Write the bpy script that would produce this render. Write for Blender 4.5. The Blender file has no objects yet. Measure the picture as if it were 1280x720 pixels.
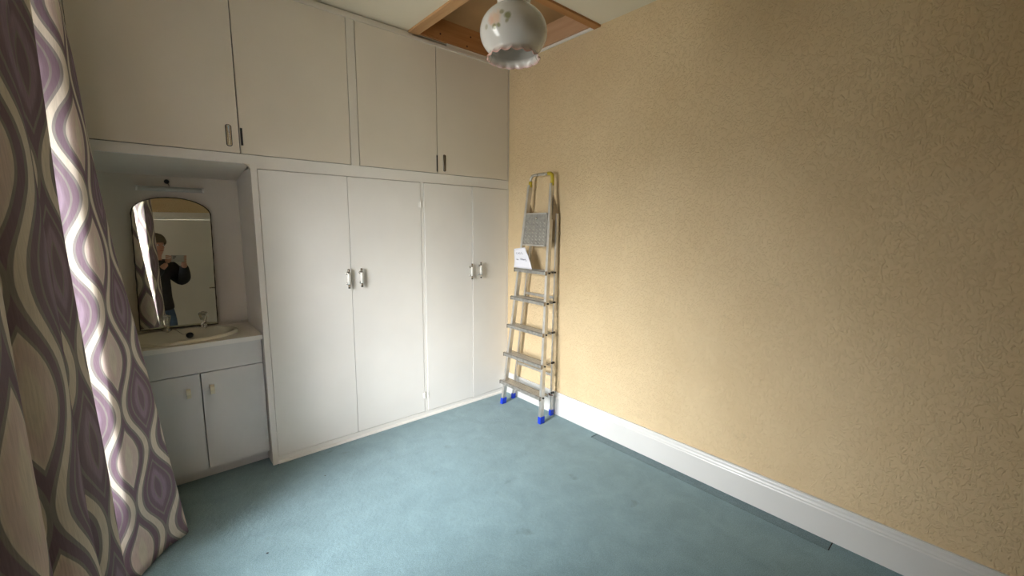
import bpy, bmesh, math, random
from mathutils import Vector, Matrix, noise
random.seed(7)
SC = bpy.context.scene
COL = SC.collection

# ---------------------------------------------------------------- camera
cd = bpy.data.cameras.new('camera'); cam = bpy.data.objects.new('camera', cd); COL.objects.link(cam)
CAM = Vector((-2.1756, -2.5766, 1.35))
Fw = Vector((.6462, .7496, -.1434)).normalized(); Rt = Vector((.7582, -.6519, .0088)).normalized(); Up = Rt.cross(Fw)
cam.matrix_world = Matrix(((Rt.x, Up.x, -Fw.x, CAM.x), (Rt.y, Up.y, -Fw.y, CAM.y), (Rt.z, Up.z, -Fw.z, CAM.z), (0, 0, 0, 1)))
cd.sensor_width = 36; cd.lens = 530.58 / 1280 * 36; cd.clip_start = .02
SC.camera = cam

# ---------------------------------------------------------------- sky, window light, exposure
w = bpy.data.worlds.new('sky'); SC.world = w; w.use_nodes = True
nt = w.node_tree; nt.nodes.clear()
wo = nt.nodes.new('ShaderNodeOutputWorld'); bg = nt.nodes.new('ShaderNodeBackground')
tc = nt.nodes.new('ShaderNodeTexCoord'); sx = nt.nodes.new('ShaderNodeSeparateXYZ'); cr = nt.nodes.new('ShaderNodeValToRGB')
nt.links.new(tc.outputs['Generated'], sx.inputs[0]); nt.links.new(sx.outputs['Z'], cr.inputs[0])
e = cr.color_ramp.elements                       # overcast sky: grey ground, pale horizon, brighter zenith
e[0].position = 0.0; e[0].color = (.15, .15, .14, 1)
e[1].position = 1.0; e[1].color = (1.3, 1.34, 1.41, 1)
k = e.new(.02); k.color = (.40, .40, .40, 1)      # far houses and trees along the horizon
k = e.new(.14); k.color = (.60, .61, .62, 1)
k = e.new(.28); k.color = (.85, .87, .90, 1)
k = e.new(.60); k.color = (1.2, 1.23, 1.29, 1)
nt.links.new(cr.outputs[0], bg.inputs[0]); bg.inputs[1].default_value = 30.0
nt.links.new(bg.outputs[0], wo.inputs[0])
pl = bpy.data.lights.new('window_portal', 'AREA'); pl.shape = 'RECTANGLE'; pl.size = 1.78; pl.size_y = 1.5
pl.cycles.is_portal = True
po = bpy.data.objects.new('window_portal', pl); COL.objects.link(po); po.location = (-3.02, -1.475, 1.17)
po.rotation_euler = (math.radians(90), 0, math.radians(-90))   # looks into the room, +X
SC.view_settings.view_transform = 'Standard'; SC.view_settings.look = 'None'
SC.view_settings.gamma = 1; SC.view_settings.use_curve_mapping = False
SC.view_settings.exposure = 1.05

# ---------------------------------------------------------------- materials
def srgb(r, g, b):
    f = lambda c: (c / 255 / 12.92) if c / 255 < .04045 else ((c / 255 + .055) / 1.055) ** 2.4
    return (f(r), f(g), f(b), 1)

class N:
    def __init__(s, name):
        s.m = bpy.data.materials.new(name); s.m.use_nodes = True; s.t = s.m.node_tree
        s.b = s.t.nodes['Principled BSDF']; s.out = s.t.nodes['Material Output']; s._c = None
    def n(s, typ, **kw):
        o = s.t.nodes.new(typ)
        for k_, v in kw.items():
            if k_.startswith('i_'):
                key = k_[2:]; key = int(key) if key.isdigit() else key.replace('_', ' ')
                o.inputs[key].default_value = v
            else: setattr(o, k_, v)
        return o
    def l(s, a, b): s.t.links.new(a, b)
    def co(s, kind='Object'):
        return s.n('ShaderNodeTexCoord').outputs[kind]
    def geo(s): return s.n('ShaderNodeNewGeometry').outputs['Position']
    def noise(s, vec, scale, detail=3, rough=.5, stretch=None, dist=0):
        if stretch:
            mp = s.n('ShaderNodeMapping'); mp.inputs['Scale'].default_value = stretch; s.l(vec, mp.inputs[0]); vec = mp.outputs[0]
        o = s.n('ShaderNodeTexNoise'); o.inputs['Scale'].default_value = scale; o.inputs['Detail'].default_value = detail
        o.inputs['Roughness'].default_value = rough; o.inputs['Distortion'].default_value = dist; s.l(vec, o.inputs['Vector']); return o.outputs['Fac']
    def ramp(s, fac, stops, interp='LINEAR'):
        o = s.n('ShaderNodeValToRGB'); o.color_ramp.interpolation = interp; el = o.color_ramp.elements
        el[0].position = stops[0][0]; el[0].color = stops[0][1]; el[1].position = stops[-1][0]; el[1].color = stops[-1][1]
        for p_, c in stops[1:-1]: q = el.new(p_); q.color = c
        s.l(fac, o.inputs[0]); return o.outputs[0]
    def mix(s, f, a, b, blend='MIX'):
        o = s.n('ShaderNodeMix', data_type='RGBA', blend_type=blend)
        for sock, v in ((o.inputs[0], f), (o.inputs[6], a), (o.inputs[7], b)):
            if hasattr(v, 'links'): s.l(v, sock)
            else: sock.default_value = v
        return o.outputs[2]
    def math(s, op, a, b=None, c=None):
        o = s.n('ShaderNodeMath', operation=op)
        for i, v in enumerate((a, b, c)):
            if v is None: continue
            if hasattr(v, 'links'): s.l(v, o.inputs[i])
            else: o.inputs[i].default_value = v
        return o.outputs[0]
    def bump(s, h, strength, dist=.002):
        o = s.n('ShaderNodeBump'); o.inputs['Strength'].default_value = strength; o.inputs['Distance'].default_value = dist
        s.l(h, o.inputs['Height']); s.l(o.outputs[0], s.b.inputs['Normal']); return o.outputs[0]
    def color(s, c):
        if hasattr(c, 'links'): s.l(c, s.b.inputs['Base Color'])
        else: s.b.inputs['Base Color'].default_value = c

def plain(name, col, rough=.5, metal=0, var=.06, scale=9, bump=0, bscale=80):
    a = N(name); v = a.geo()
    n_ = a.noise(v, scale, 4)
    lo = tuple(c * (1 - var) for c in col[:3]) + (1,); hi = tuple(min(1, c * (1 + var)) for c in col[:3]) + (1,)
    a.color(a.ramp(n_, [(.3, lo), (.7, hi)])); a.b.inputs['Roughness'].default_value = rough; a.b.inputs['Metallic'].default_value = metal
    if bump: a.bump(a.noise(v, bscale, 3), bump, .001)
    return a.m

M = {}
# textured blown-vinyl / woodchip wallpaper, warm cream
def wallpaper():
    a = N('wallpaper'); v = a.geo()
    mp = a.n('ShaderNodeMapping'); mp.inputs['Scale'].default_value = (1, 1, .75); a.l(v, mp.inputs[0]); q = mp.outputs[0]
    big = a.noise(q, 3, 4)
    base = a.ramp(big, [(.3, (.685, .52, .305, 1)), (.7, (.735, .57, .345, 1))])
    spots = a.ramp(a.noise(v, 7, 6, .7), [(.0, (.75, .75, .75, 1)), (.30, (.92, .92, .92, 1)), (.36, (1, 1, 1, 1)), (1, (1, 1, 1, 1))])
    a.color(a.mix(1.0, base, spots, 'MULTIPLY'))
    w1 = a.noise(q, 48, 2, .45, dist=1.8); w2 = a.noise(q, 150, 2, .5)
    r1 = a.ramp(w1, [(.50, (0, 0, 0, 1)), (.60, (1, 1, 1, 1))])
    h = a.math('ADD', a.math('MULTIPLY', r1, .75), a.math('MULTIPLY', w2, .35))
    a.bump(h, .7, .004); a.b.inputs['Roughness'].default_value = .62
    a.b.inputs['Specular IOR Level'].default_value = .3
    return a.m
M['wall'] = wallpaper()
def ceiling():
    a = N('ceiling_paint'); v = a.geo()
    a.color(a.ramp(a.noise(v, 2, 3), [(.3, (.78, .71, .55, 1)), (.7, (.82, .75, .60, 1))]))
    a.bump(a.noise(v, 30, 5, .6), .25, .002); a.b.inputs['Roughness'].default_value = .8; return a.m
M['ceiling'] = ceiling()
def carpet(name, mul=1.0):
    a = N(name); v = a.geo()
    big = a.noise(v, 2.2, 4, .6); mid = a.noise(v, 9, 5, .65, dist=.6); fine = a.noise(v, 260, 2, .6)
    c = a.ramp(big, [(.3, (.135 * mul, .215 * mul, .235 * mul, 1)), (.7, (.175 * mul, .275 * mul, .30 * mul, 1))])
    c = a.mix(.7, c, a.ramp(mid, [(.3, (.115 * mul, .185 * mul, .20 * mul, 1)), (.72, (.21 * mul, .32 * mul, .345 * mul, 1))]))
    c = a.mix(.35, c, a.ramp(fine, [(.35, (.06 * mul, .12 * mul, .135 * mul, 1)), (.65, (.27 * mul, .42 * mul, .46 * mul, 1))]))
    st = a.ramp(a.noise(v, 5.5, 3, .5), [(.0, (.5, .5, .48, 1)), (.27, (.72, .72, .7, 1)), (.33, (1, 1, 1, 1)), (1, (1, 1, 1, 1))])
    a.color(a.mix(1.0, c, st, 'MULTIPLY'))
    a.bump(a.math('ADD', a.math('MULTIPLY', fine, .6), a.noise(v, 60, 3)), .5, .004)
    a.b.inputs['Roughness'].default_value = .9
    a.b.inputs['Sheen Weight'].default_value = .25; a.b.inputs['Sheen Roughness'].default_value = .5
    a.b.inputs['Specular IOR Level'].default_value = .2
    return a.m
M['carpet'] = carpet('blue_carpet'); M['carpet2'] = carpet('worn_blue_carpet', .70)
def paint(name, col, rough=.38, bump=.12):
    a = N(name); v = a.geo()
    c = a.ramp(a.noise(v, 2.5, 3), [(.3, tuple(x * .96 for x in col) + (1,)), (.7, tuple(min(1, x * 1.03) for x in col) + (1,))])
    d = a.ramp(a.noise(v, 14, 6, .75), [(.0, (.6, .55, .48, 1)), (.24, (.86, .83, .78, 1)), (.29, (1, 1, 1, 1)), (1, (1, 1, 1, 1))])
    a.color(a.mix(1.0, c, d, 'MULTIPLY')); a.b.inputs['Roughness'].default_value = rough
    a.bump(a.math('ADD', a.noise(v, 16, 3), a.noise(v, 120, 3)), bump, .001); return a.m
M['gloss'] = paint('white_gloss_paint', (.80, .775, .72), .32, .18)
M['door'] = paint('white_door_paint', (.81, .785, .735), .34, .22)
M['upper'] = paint('cream_cupboard_paint', (.74, .68, .575), .42, .2)
M['uframe'] = paint('cream_frame_paint', (.72, .68, .60), .45, .2)
M['skirting'] = paint('white_skirting_paint', (.655, .645, .61), .35, .2)
M['plaster'] = paint('white_plaster', (.74, .685, .59), .8, .5)
M['laminate'] = plain('white_laminate', (.66, .65, .63), .35, var=.02)
M['worktop'] = plain('cream_worktop', (.68, .62, .51), .3, var=.05, scale=40)
M['ceramic'] = plain('cream_ceramic', (.71, .67, .52), .12, var=.01)
M['dark'] = plain('dark_gap', (.012, .010, .008), .9)  # near-black colour stands in for the shade seen inside gaps
M['black'] = plain('black_rubber', (.015, .015, .016), .5)
M['chrome'] = plain('chrome', (.72, .70, .66), .12, 1, var=.02)
M['oldchrome'] = plain('tarnished_chrome', (.30, .26, .22), .25, 1, var=.1, scale=60)
M['alu'] = plain('aluminium', (.62, .60, .56), .38, .85, var=.10, scale=25, bump=.1)
M['tread'] = plain('scuffed_grey_tread', (.34, .325, .29), .5, .55, var=.25, scale=45, bump=.3, bscale=200)
M['blue'] = plain('blue_plastic', (.01, .045, .55), .35)
M['yellow'] = plain('yellow_tape', (.55, .42, .03), .5)
M['pull'] = plain('cream_plastic', (.72, .66, .48), .35)
M['whitehandle'] = plain('white_handle_plastic', (.82, .80, .74), .25, var=.01)
M['ltube'] = plain('opal_plastic', (.54, .55, .49), .3, var=.01)
M['paper'] = plain('white_paper', (.80, .79, .84), .8, var=.02)
M['ink'] = plain('ink', (.10, .09, .13), .7)
M['pipe'] = plain('dark_red_paint', (.12, .03, .02), .5)

def wood(name, c1, c2, axis, scale=14):
    a = N(name); v = a.geo()
    st = [14, 14, 14]; st[axis] = 1.0
    g = a.noise(v, scale / 6, 5, .6, stretch=tuple(st), dist=.4)
    a.color(a.ramp(g, [(.3, c1), (.68, c2)])); a.b.inputs['Roughness'].default_value = .6
    a.bump(g, .2, .001); return a.m
M['pine_y'] = wood('pine_board', (.50, .27, .115, 1), (.62, .37, .18, 1), 1)
M['pine_x'] = wood('orange_pine', (.36, .155, .045, 1), (.46, .22, .075, 1), 0)
M['pine_p'] = wood('pinkish_pine', (.50, .29, .16, 1), (.60, .37, .22, 1), 1)
M['hardboard'] = plain('brown_hardboard', (.36, .215, .095), .6, var=.12, scale=5)
M['knot'] = plain('dark_knot', (.08, .025, .012), .6)

def mirror_m():
    a = N('mirror_glass'); v = a.geo()
    a.b.inputs['Metallic'].default_value = 1; a.b.inputs['Roughness'].default_value = .012
    a.color((.70, .70, .62, 1)); return a.m
M['mirror'] = mirror_m()
def glass_m(name, rough=.0, tint=(1, 1, 1, 1), refr=.0):
    a = N(name); t = a.t; t.nodes.remove(a.b)
    tr = a.n('ShaderNodeBsdfTransparent'); tr.inputs[0].default_value = tint
    gl = a.n('ShaderNodeBsdfGlossy'); gl.inputs['Roughness'].default_value = rough
    fr = a.n('ShaderNodeFresnel'); fr.inputs[0].default_value = 1.45
    mx = a.n('ShaderNodeMixShader'); a.l(fr.outputs[0], mx.inputs[0]); a.l(tr.outputs[0], mx.inputs[1]); a.l(gl.outputs[0], mx.inputs[2])
    a.l(mx.outputs[0], a.out.inputs[0]); return a.m
M['pane'] = glass_m('window_glass')
def crystal():
    a = N('clear_acrylic'); a.color((.85, .88, .82, 1)); a.b.inputs['Roughness'].default_value = .06
    a.b.inputs['Transmission Weight'].default_value = .85; a.b.inputs['IOR'].default_value = 1.45; return a.m
M['acrylic'] = crystal()

def curtain_m():
    a = N('wave_pattern_curtain'); uv = a.co('UV'); s = a.n('ShaderNodeSeparateXYZ'); a.l(uv, s.inputs[0])
    u, v = s.outputs[0], s.outputs[1]
    P, Q = .095, .385
    wob = a.math('MULTIPLY', a.math('SUBTRACT', a.noise(uv, 5, 2), .5), .012)
    u2 = a.math('ADD', u, wob)
    # wavy vertical stripes: boundary lines swing in opposite phase, so the cells are half-dropped ovals chained by narrow necks
    x = a.math('ADD', a.math('DIVIDE', u2, P), .5)
    k0 = a.math('FLOOR', x); fr = a.math('SUBTRACT', x, k0)
    par = a.math('SUBTRACT', 1, a.math('MULTIPLY', a.math('MODULO', a.math('ABSOLUTE', k0), 2), 2))      # +1 even, -1 odd
    sw = a.math('MULTIPLY', a.math('MULTIPLY', a.math('COSINE', a.math('MULTIPLY', v, 2 * math.pi / Q)), -.33), par)
    t0 = a.math('SUBTRACT', fr, sw); t1 = a.math('SUBTRACT', a.math('SUBTRACT', 1, sw), fr)
    f = a.math('MINIMUM', a.math('ABSOLUTE', t0), a.math('ABSOLUTE', t1))
    flip = a.math('MULTIPLY', a.math('SUBTRACT', 1, a.math('MULTIPLY', a.math('LESS_THAN', t0, 0), 2)), a.math('SUBTRACT', 1, a.math('MULTIPLY', a.math('LESS_THAN', t1, 0), 2)))
    ch = a.math('MULTIPLY', par, flip)
    CR = srgb(208, 198, 182); PK = srgb(204, 186, 178); GR = srgb(132, 127, 122); PU = srgb(116, 96, 108); LP = srgb(138, 119, 134)
    low = [(0, CR), (.095, CR), (.105, GR), (.175, GR), (.185, PU), (.33, PU), (.345, GR), (.39, GR)]
    ca = a.ramp(f, low + [(.40, PU), (.50, PU), (.58, LP), (.68, LP), (.70, GR), (.74, PU), (1, PU)])
    cb = a.ramp(f, low + [(.40, CR), (.48, PK), (.62, PK), (.70, CR), (1, CR)])
    c = a.mix(a.math('GREATER_THAN', ch, 0), cb, ca)
    fib = a.noise(uv, 60, 3, .6, stretch=(7, .35, 1))
    c = a.mix(1.0, c, a.ramp(fib, [(.3, (.80, .80, .80, 1)), (.62, (1.0, 1.0, 1.0, 1)), (.75, (1.0, 1.0, 1.0, 1))]), 'MULTIPLY')
    t = a.t; t.nodes.remove(a.b)
    bp = a.n('ShaderNodeBump'); bp.inputs['Strength'].default_value = .35; bp.inputs['Distance'].default_value = .001; a.l(fib, bp.inputs['Height'])
    d = a.n('ShaderNodeBsdfDiffuse'); tl = a.n('ShaderNodeBsdfTranslucent'); gl = a.n('ShaderNodeBsdfGlossy'); gl.inputs['Roughness'].default_value = .5
    for q in (d, tl): a.l(c, q.inputs[0])
    for q in (d, gl): a.l(bp.outputs[0], q.inputs['Normal'])
    m1 = a.n('ShaderNodeMixShader', i_0=.02); a.l(d.outputs[0], m1.inputs[1]); a.l(tl.outputs[0], m1.inputs[2])
    m2 = a.n('ShaderNodeMixShader', i_0=.05); a.l(m1.outputs[0], m2.inputs[1]); a.l(gl.outputs[0], m2.inputs[2])
    a.l(m2.outputs[0], a.out.inputs[0]); return a.m
M['curtain'] = curtain_m()

# ---------------------------------------------------------------- helpers
def tag(o, label=None, cat=None, group=None, kind=None):
    for k_, v in (('label', label), ('category', cat), ('group', group), ('kind', kind)):
        if v: o[k_] = v
    return o
def empty(name, loc=(0, 0, 0), label=None, cat=None, group=None, kind=None, rot=(0, 0, 0)):
    o = bpy.data.objects.new(name, None); COL.objects.link(o); o.location = loc; o.rotation_euler = rot; o.empty_display_size = .05
    return tag(o, label, cat, group, kind)
def obj(name, bm, mat, parent=None, smooth=False, bevel=0, segs=2):
    me = bpy.data.meshes.new(name)
    if bevel:
        bmesh.ops.bevel(bm, geom=[e_ for e_ in bm.edges if e_.is_manifold and len(e_.link_faces) == 2 and e_.calc_face_angle(0) > .6], offset=bevel, segments=segs, affect='EDGES', profile=.6)
    bmesh.ops.recalc_face_normals(bm, faces=bm.faces)
    bm.to_mesh(me); bm.free()
    for m in (mat if isinstance(mat, (list, tuple)) else [mat]): me.materials.append(m)
    for p_ in me.polygons: p_.use_smooth = smooth
    o = bpy.data.objects.new(name, me); COL.objects.link(o)
    if parent is not None:
        o.parent = parent
        loc = Vector((0, 0, 0)); q = parent        # shapes are written in world metres; take off the parent's place
        mw = Matrix.Identity(4)
        ch = []
        while q is not None: ch.append(q); q = q.parent
        for q in reversed(ch): mw = mw @ q.matrix_parent_inverse @ Matrix.LocRotScale(q.location, q.rotation_euler, q.scale)
        o.matrix_parent_inverse = mw.inverted()
    return o
def bx(x0, x1, y0, y1, z0, z1, bm=None):
    bm = bm or bmesh.new()
    vs = [bm.verts.new((x, y, z)) for x in (x0, x1) for y in (y0, y1) for z in (z0, z1)]
    for f in ((0, 1, 3, 2), (4, 6, 7, 5), (0, 4, 5, 1), (2, 3, 7, 6), (0, 2, 6, 4), (1, 5, 7, 3)):
        bm.faces.new([vs[i] for i in f])
    return bm
def prism(pts, d, bm=None):
    """extrude closed polygon (list of 3d points) by vector d"""
    bm = bm or bmesh.new(); d = Vector(d)
    a = [bm.verts.new(p_) for p_ in pts]; b = [bm.verts.new(Vector(p_) + d) for p_ in pts]
    bm.faces.new(a); bm.faces.new(list(reversed(b))); n = len(pts)
    for i in range(n): bm.faces.new([a[i], b[i], b[(i + 1) % n], a[(i + 1) % n]])
    return bm
def beam(p0, p1, wv, dv, bm=None):
    """bar between two points, half-extent vectors wv and dv"""
    bm = bm or bmesh.new(); p0, p1, wv, dv = map(Vector, (p0, p1, wv, dv)); vs = []
    for p_ in (p0, p1):
        for a, b in ((-1, -1), (1, -1), (1, 1), (-1, 1)): vs.append(bm.verts.new(p_ + wv * a + dv * b))
    for f in ((3, 2, 1, 0), (4, 5, 6, 7), (0, 1, 5, 4), (1, 2, 6, 5), (2, 3, 7, 6), (3, 0, 4, 7)): bm.faces.new([vs[i] for i in f])
    return bm
def tube(path, r, n=10, bm=None, cap=True):
    bm = bm or bmesh.new(); path = [Vector(p_) for p_ in path]; rings = []
    ref = Vector((0, 0, 1))
    for i, p_ in enumerate(path):
        t = (path[min(i + 1, len(path) - 1)] - path[max(i - 1, 0)]).normalized()
        if abs(t.dot(ref)) > .95: ref = Vector((1, 0, 0)) if abs(t.x) < .9 else Vector((0, 1, 0))
        a = t.cross(ref).normalized(); b = t.cross(a)
        rr = r[i] if isinstance(r, (list, tuple)) else r
        rings.append([bm.verts.new(p_ + (a * math.cos(2 * math.pi * j / n) + b * math.sin(2 * math.pi * j / n)) * rr) for j in range(n)])
        pass
    for i in range(len(rings) - 1):
        for j in range(n): bm.faces.new([rings[i][j], rings[i][(j + 1) % n], rings[i + 1][(j + 1) % n], rings[i + 1][j]])
    if cap: bm.faces.new(list(reversed(rings[0]))); bm.faces.new(rings[-1])
    return bm
def lathe(prof, c, n=32, bm=None, ax=1.0, ay=1.0, rim=None, close=False):
    """profile (r,z) about vertical axis at c"""
    bm = bm or bmesh.new(); c = Vector(c); rings = []
    for i, (r, z) in enumerate(prof):
        if r < 1e-5: rings.append([bm.verts.new(c + Vector((0, 0, z)))]); continue
        rg = []
        for j in range(n):
            th = 2 * math.pi * j / n; rr, zz = (rim(i, th, r, z) if rim else (r, z))
            rg.append(bm.verts.new(c + Vector((rr * ax * math.cos(th), rr * ay * math.sin(th), zz))))
        rings.append(rg)
    for i in range(len(rings) - 1):
        a, b = rings[i], rings[i + 1]
        for j in range(n):
            k2 = (j + 1) % n
            if len(a) == 1 and len(b) == 1: continue
            if len(a) == 1: bm.faces.new([a[0], b[j], b[k2]])
            elif len(b) == 1: bm.faces.new([a[j], a[k2], b[0]])
            else: bm.faces.new([a[j], a[k2], b[k2], b[j]])
    return bm

XL, YB, H = -2.80, -3.60, 2.547
# ---------------------------------------------------------------- setting
ROOF = H + .20
floor = tag(obj('floor', bx(XL - .2, .12, YB - .1, .62, -.06, -.003), M['dark']), kind='structure')
def carpet_sheet():
    # main carpet with the cut-out along the right wall
    bm = bmesh.new(); px0, py0, py1 = -.088, -2.23, -.95
    xs = [XL, -1.4, px0, 0]; ys = [YB, py0, py1, .42]
    for i in range(3):
        for j in range(3):
            if i == 2 and j == 1: continue
            bx(xs[i], xs[i + 1], ys[j], ys[j + 1], -.01, 0, bm)
    bmesh.ops.remove_doubles(bm, verts=bm.verts, dist=1e-5)
    dup = {}
    for f in list(bm.faces):                       # drop inner faces shared by two blocks
        key = tuple(round(v, 4) for v in f.calc_center_median())
        dup.setdefault(key, []).append(f)
    bmesh.ops.delete(bm, geom=[f for v in dup.values() if len(v) > 1 for f in v], context='FACES_ONLY')
    return bm
obj('carpet', carpet_sheet(), M['carpet'], floor)
t = obj('carpet_strip', bx(-.0828, 0, -2.225, -.955, -.012, -.0015), M['carpet2'], floor, bevel=.001); t['label'] = 'narrow darker inset strip of carpet'
tag(obj('wall_right', bx(0, .12, YB - .1, .62, 0, ROOF), M['wall']), kind='structure')
tag(obj('wall_back', bx(XL - .2, .12, .50, .62, 0, ROOF), M['plaster']), kind='structure')
# wall behind the camera, with a door opening
DX0, DX1, DH = -2.62, -1.72, 1.93
bm = bx(XL - .2, DX0, YB - .12, YB, 0, ROOF); bx(DX1, .12, YB - .12, YB, 0, ROOF, bm); bx(DX0, DX1, YB - .12, YB, DH, ROOF, bm)
tag(obj('wall_front', bm, M['wall']), kind='structure')
# left wall with window opening
WY0, WY1, WZ0, WZ1 = -2.35, -.60, .45, 1.90
bm = bx(XL - .28, XL, YB - .1, WY0, 0, ROOF); bx(XL - .28, XL, WY1, .62, 0, ROOF, bm)
bx(XL - .28, XL, WY0, WY1, 0, WZ0, bm); bx(XL - .28, XL, WY0, WY1, WZ1, ROOF, bm)
tag(obj('wall_left', bm, M['wall']), kind='structure')
# ceiling with the loft opening
HX0, HX1, HY0, HY1 = -.765, -.002, -.80, .0
bm = bx(XL - .2, HX0, YB - .1, .62, H, ROOF); bx(HX0, .12, YB - .1, HY0, H, ROOF, bm); bx(HX0, .12, .012, .62, H, ROOF, bm)
tag(obj('ceiling', bm, M['ceiling']), kind='structure')

def skirting(name, p0, p1, nrm, h=.166, th=.02):
    p0, p1, nrm = Vector(p0), Vector(p1), Vector(nrm)
    prof = [(0, 0), (th, 0), (th, h - .042), (th - .003, h - .036), (th - .003, h - .030), (th - .007, h - .022), (th - .008, h - .012), (th - .010, h - .008), (th - .0105, h), (0, h)]
    return tag(obj(name, prism([p0 + nrm * a + Vector((0, 0, z)) for a, z in prof], p1 - p0), M['skirting']), kind='structure')
skirting('baseboard_right', (0, YB, 0), (0, -.0, 0), (-1, 0, 0))
skirting('baseboard_front', (DX1 + .08, YB, 0), (-.02, YB, 0), (0, 1, 0))
skirting('baseboard_left', (XL, YB, 0), (XL, -.02, 0), (1, 0, 0))

# window
wn = tag(empty('window_1', (XL - .2, (WY0 + WY1) / 2, WZ0)), kind='structure')
fx0, fx1 = XL - .20, XL - .14
bm = bx(fx0, fx1, WY0, WY1, WZ0, WZ0 + .06); bx(fx0, fx1, WY0, WY1, WZ1 - .06, WZ1, bm)
bx(fx0, fx1, WY0, WY0 + .06, WZ0, WZ1, bm); bx(fx0, fx1, WY1 - .06, WY1, WZ0, WZ1, bm)
obj('window_frame', bm, M['gloss'], wn, bevel=.004)
ym = (WY0 + WY1) / 2
obj('mullion', bx(fx0, fx1, ym - .035, ym + .035, WZ0 + .06, WZ1 - .06), M['gloss'], wn, bevel=.004)
for a, b in ((WY0 + .06, ym - .035), (ym + .035, WY1 - .06)):
    obj('pane', bx(fx0 + .02, fx0 + .026, a, b, WZ0 + .06, WZ1 - .06), M['pane'], wn)
obj('window_sill', bx(fx1, XL + .03, WY0 + .003, WY1 - .003, WZ0 - .005, WZ0 + .025), M['gloss'], wn, bevel=.006)

# door behind the camera (seen in the mirror)
dr = tag(empty('door_1', ((DX0 + DX1) / 2, YB, 0)), kind='structure')
obj('door_leaf', bx(DX0 + .03, DX1 - .03, YB - .045, YB - .008, .006, DH - .03), M['door'], dr, bevel=.002)
bm = bx(DX0, DX0 + .027, YB - .1, YB, 0, DH); bx(DX1 - .027, DX1, YB - .1, YB, 0, DH, bm); bx(DX0 + .027, DX1 - .027, YB - .1, YB, DH - .027, DH, bm)
obj('door_frame', bm, M['gloss'], dr)
bm = bx(DX0 - .06, DX0 + .006, YB, YB + .016, 0, DH + .06); bx(DX1 - .006, DX1 + .06, YB, YB + .016, 0, DH + .06, bm); bx(DX0 + .006, DX1 - .006, YB, YB + .016, DH - .006, DH + .06, bm)
obj('architrave', bm, M['gloss'], dr, bevel=.004)
h_ = obj('door_handle', tube([(DX1 - .09, YB - .008, 1.0), (DX1 - .09, YB + .045, 1.0), (DX1 - .20, YB + .05, 1.0)], .009), M['chrome'], dr, True)

# ---------------------------------------------------------------- fitted furniture, front plane y = 0
YW = .42
def slab(x0, x1, z0, z1, yf=-.006, th=.018):
    return bx(x0, x1, yf, yf + th, z0, z1)

# overhead cupboards -------------------------------------------------
UZ0, UZ1 = 1.703, 2.508
over = empty('overhead_cupboards', (-1.4, 0, 1.66), 'long run of cream painted overhead cupboards above the wardrobes and basin', 'cupboard')
bm = bx(XL, -1.7345, 0, .02, 1.655, 1.700); bx(-1.7345, -.001, 0, .02, 1.634, 1.700, bm)
obj('bottom_rail', bm, M['gloss'], over, bevel=.003)
obj('top_rail', bx(-.798, -.546, -.004, .02, UZ1 + .004, 2.529), M['uframe'], over, bevel=.002)
bm = bx(XL, -.799, -.004, .02, UZ1 + .004, 2.539)
obj('top_rail', bm, M['uframe'], over, bevel=.002)
obj('top_rail', bx(-.545, -.001, -.004, .02, UZ1 + .004, 2.546), M['uframe'], over, bevel=.002)
obj('top_bead', bx(XL, -.002, -.013, -.004, UZ1 - .004, UZ1 + .012), M['uframe'], over, bevel=.003)
obj('post', bx(-1.2135, -1.1665, -.004, .02, 1.700, UZ1 + .004), M['uframe'], over, bevel=.002)
obj('post', bx(-2.385, -2.345, -.004, .02, 1.700, UZ1 + .004), M['uframe'], over, bevel=.002)
obj('post', bx(-.0115, -.001, -.004, .02, 1.700, UZ1 + .004), M['uframe'], over, bevel=.001)
obj('carcass', bx(XL, -.001, .028, .495, 1.69, 2.53), M['dark'], over)
# slot pull: recessed oval metal cup
def cup_pull(parent, x, z0, z1, yf, mat, wd=.013):
    bm = bmesh.new(); n = 20; zc = (z0 + z1) / 2; hl = (z1 - z0) / 2 - wd / 2
    outer, inner, back = [], [], []
    for i in range(n):
        th = 2 * math.pi * i / n; cx, cz = math.cos(th), math.sin(th); oz = hl if cz >= 0 else -hl
        outer.append(bm.verts.new((x + cx * wd / 2 * 1.25, yf - .004, zc + oz + cz * wd / 2 * 1.25)))
        inner.append(bm.verts.new((x + cx * wd / 2 * .65, yf - .005, zc + oz + cz * wd / 2 * .65)))
        back.append(bm.verts.new((x + cx * wd / 2 * .5, yf - .0015, zc + oz + cz * wd / 2 * .5)))
    base = [bm.verts.new((v.co.x, yf, v.co.z)) for v in outer]
    for i in range(n):
        j = (i + 1) % n
        bm.faces.new([base[i], base[j], outer[j], outer[i]]); bm.faces.new([outer[i], outer[j], inner[j], inner[i]]); bm.faces.new([inner[i], inner[j], back[j], back[i]])
    bm.faces.new(back)
    pb = bmesh.new(); vs = [pb.verts.new((x + (v.co.x - x) * 1.28, yf - .0012, zc + (v.co.z - zc) * 1.045)) for v in base]; v2 = [pb.verts.new((v.co.x, yf + .0005, v.co.z)) for v in vs]
    for i in range(n): j = (i + 1) % n; pb.faces.new([vs[i], vs[j], v2[j], v2[i]])
    pb.faces.new(vs)
    ch_ = obj('cup_handle', bm, mat, parent, True); obj('backplate', pb, M['black'], ch_); return ch_  # backplate is a slightly larger black oval that outlines the cup
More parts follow.
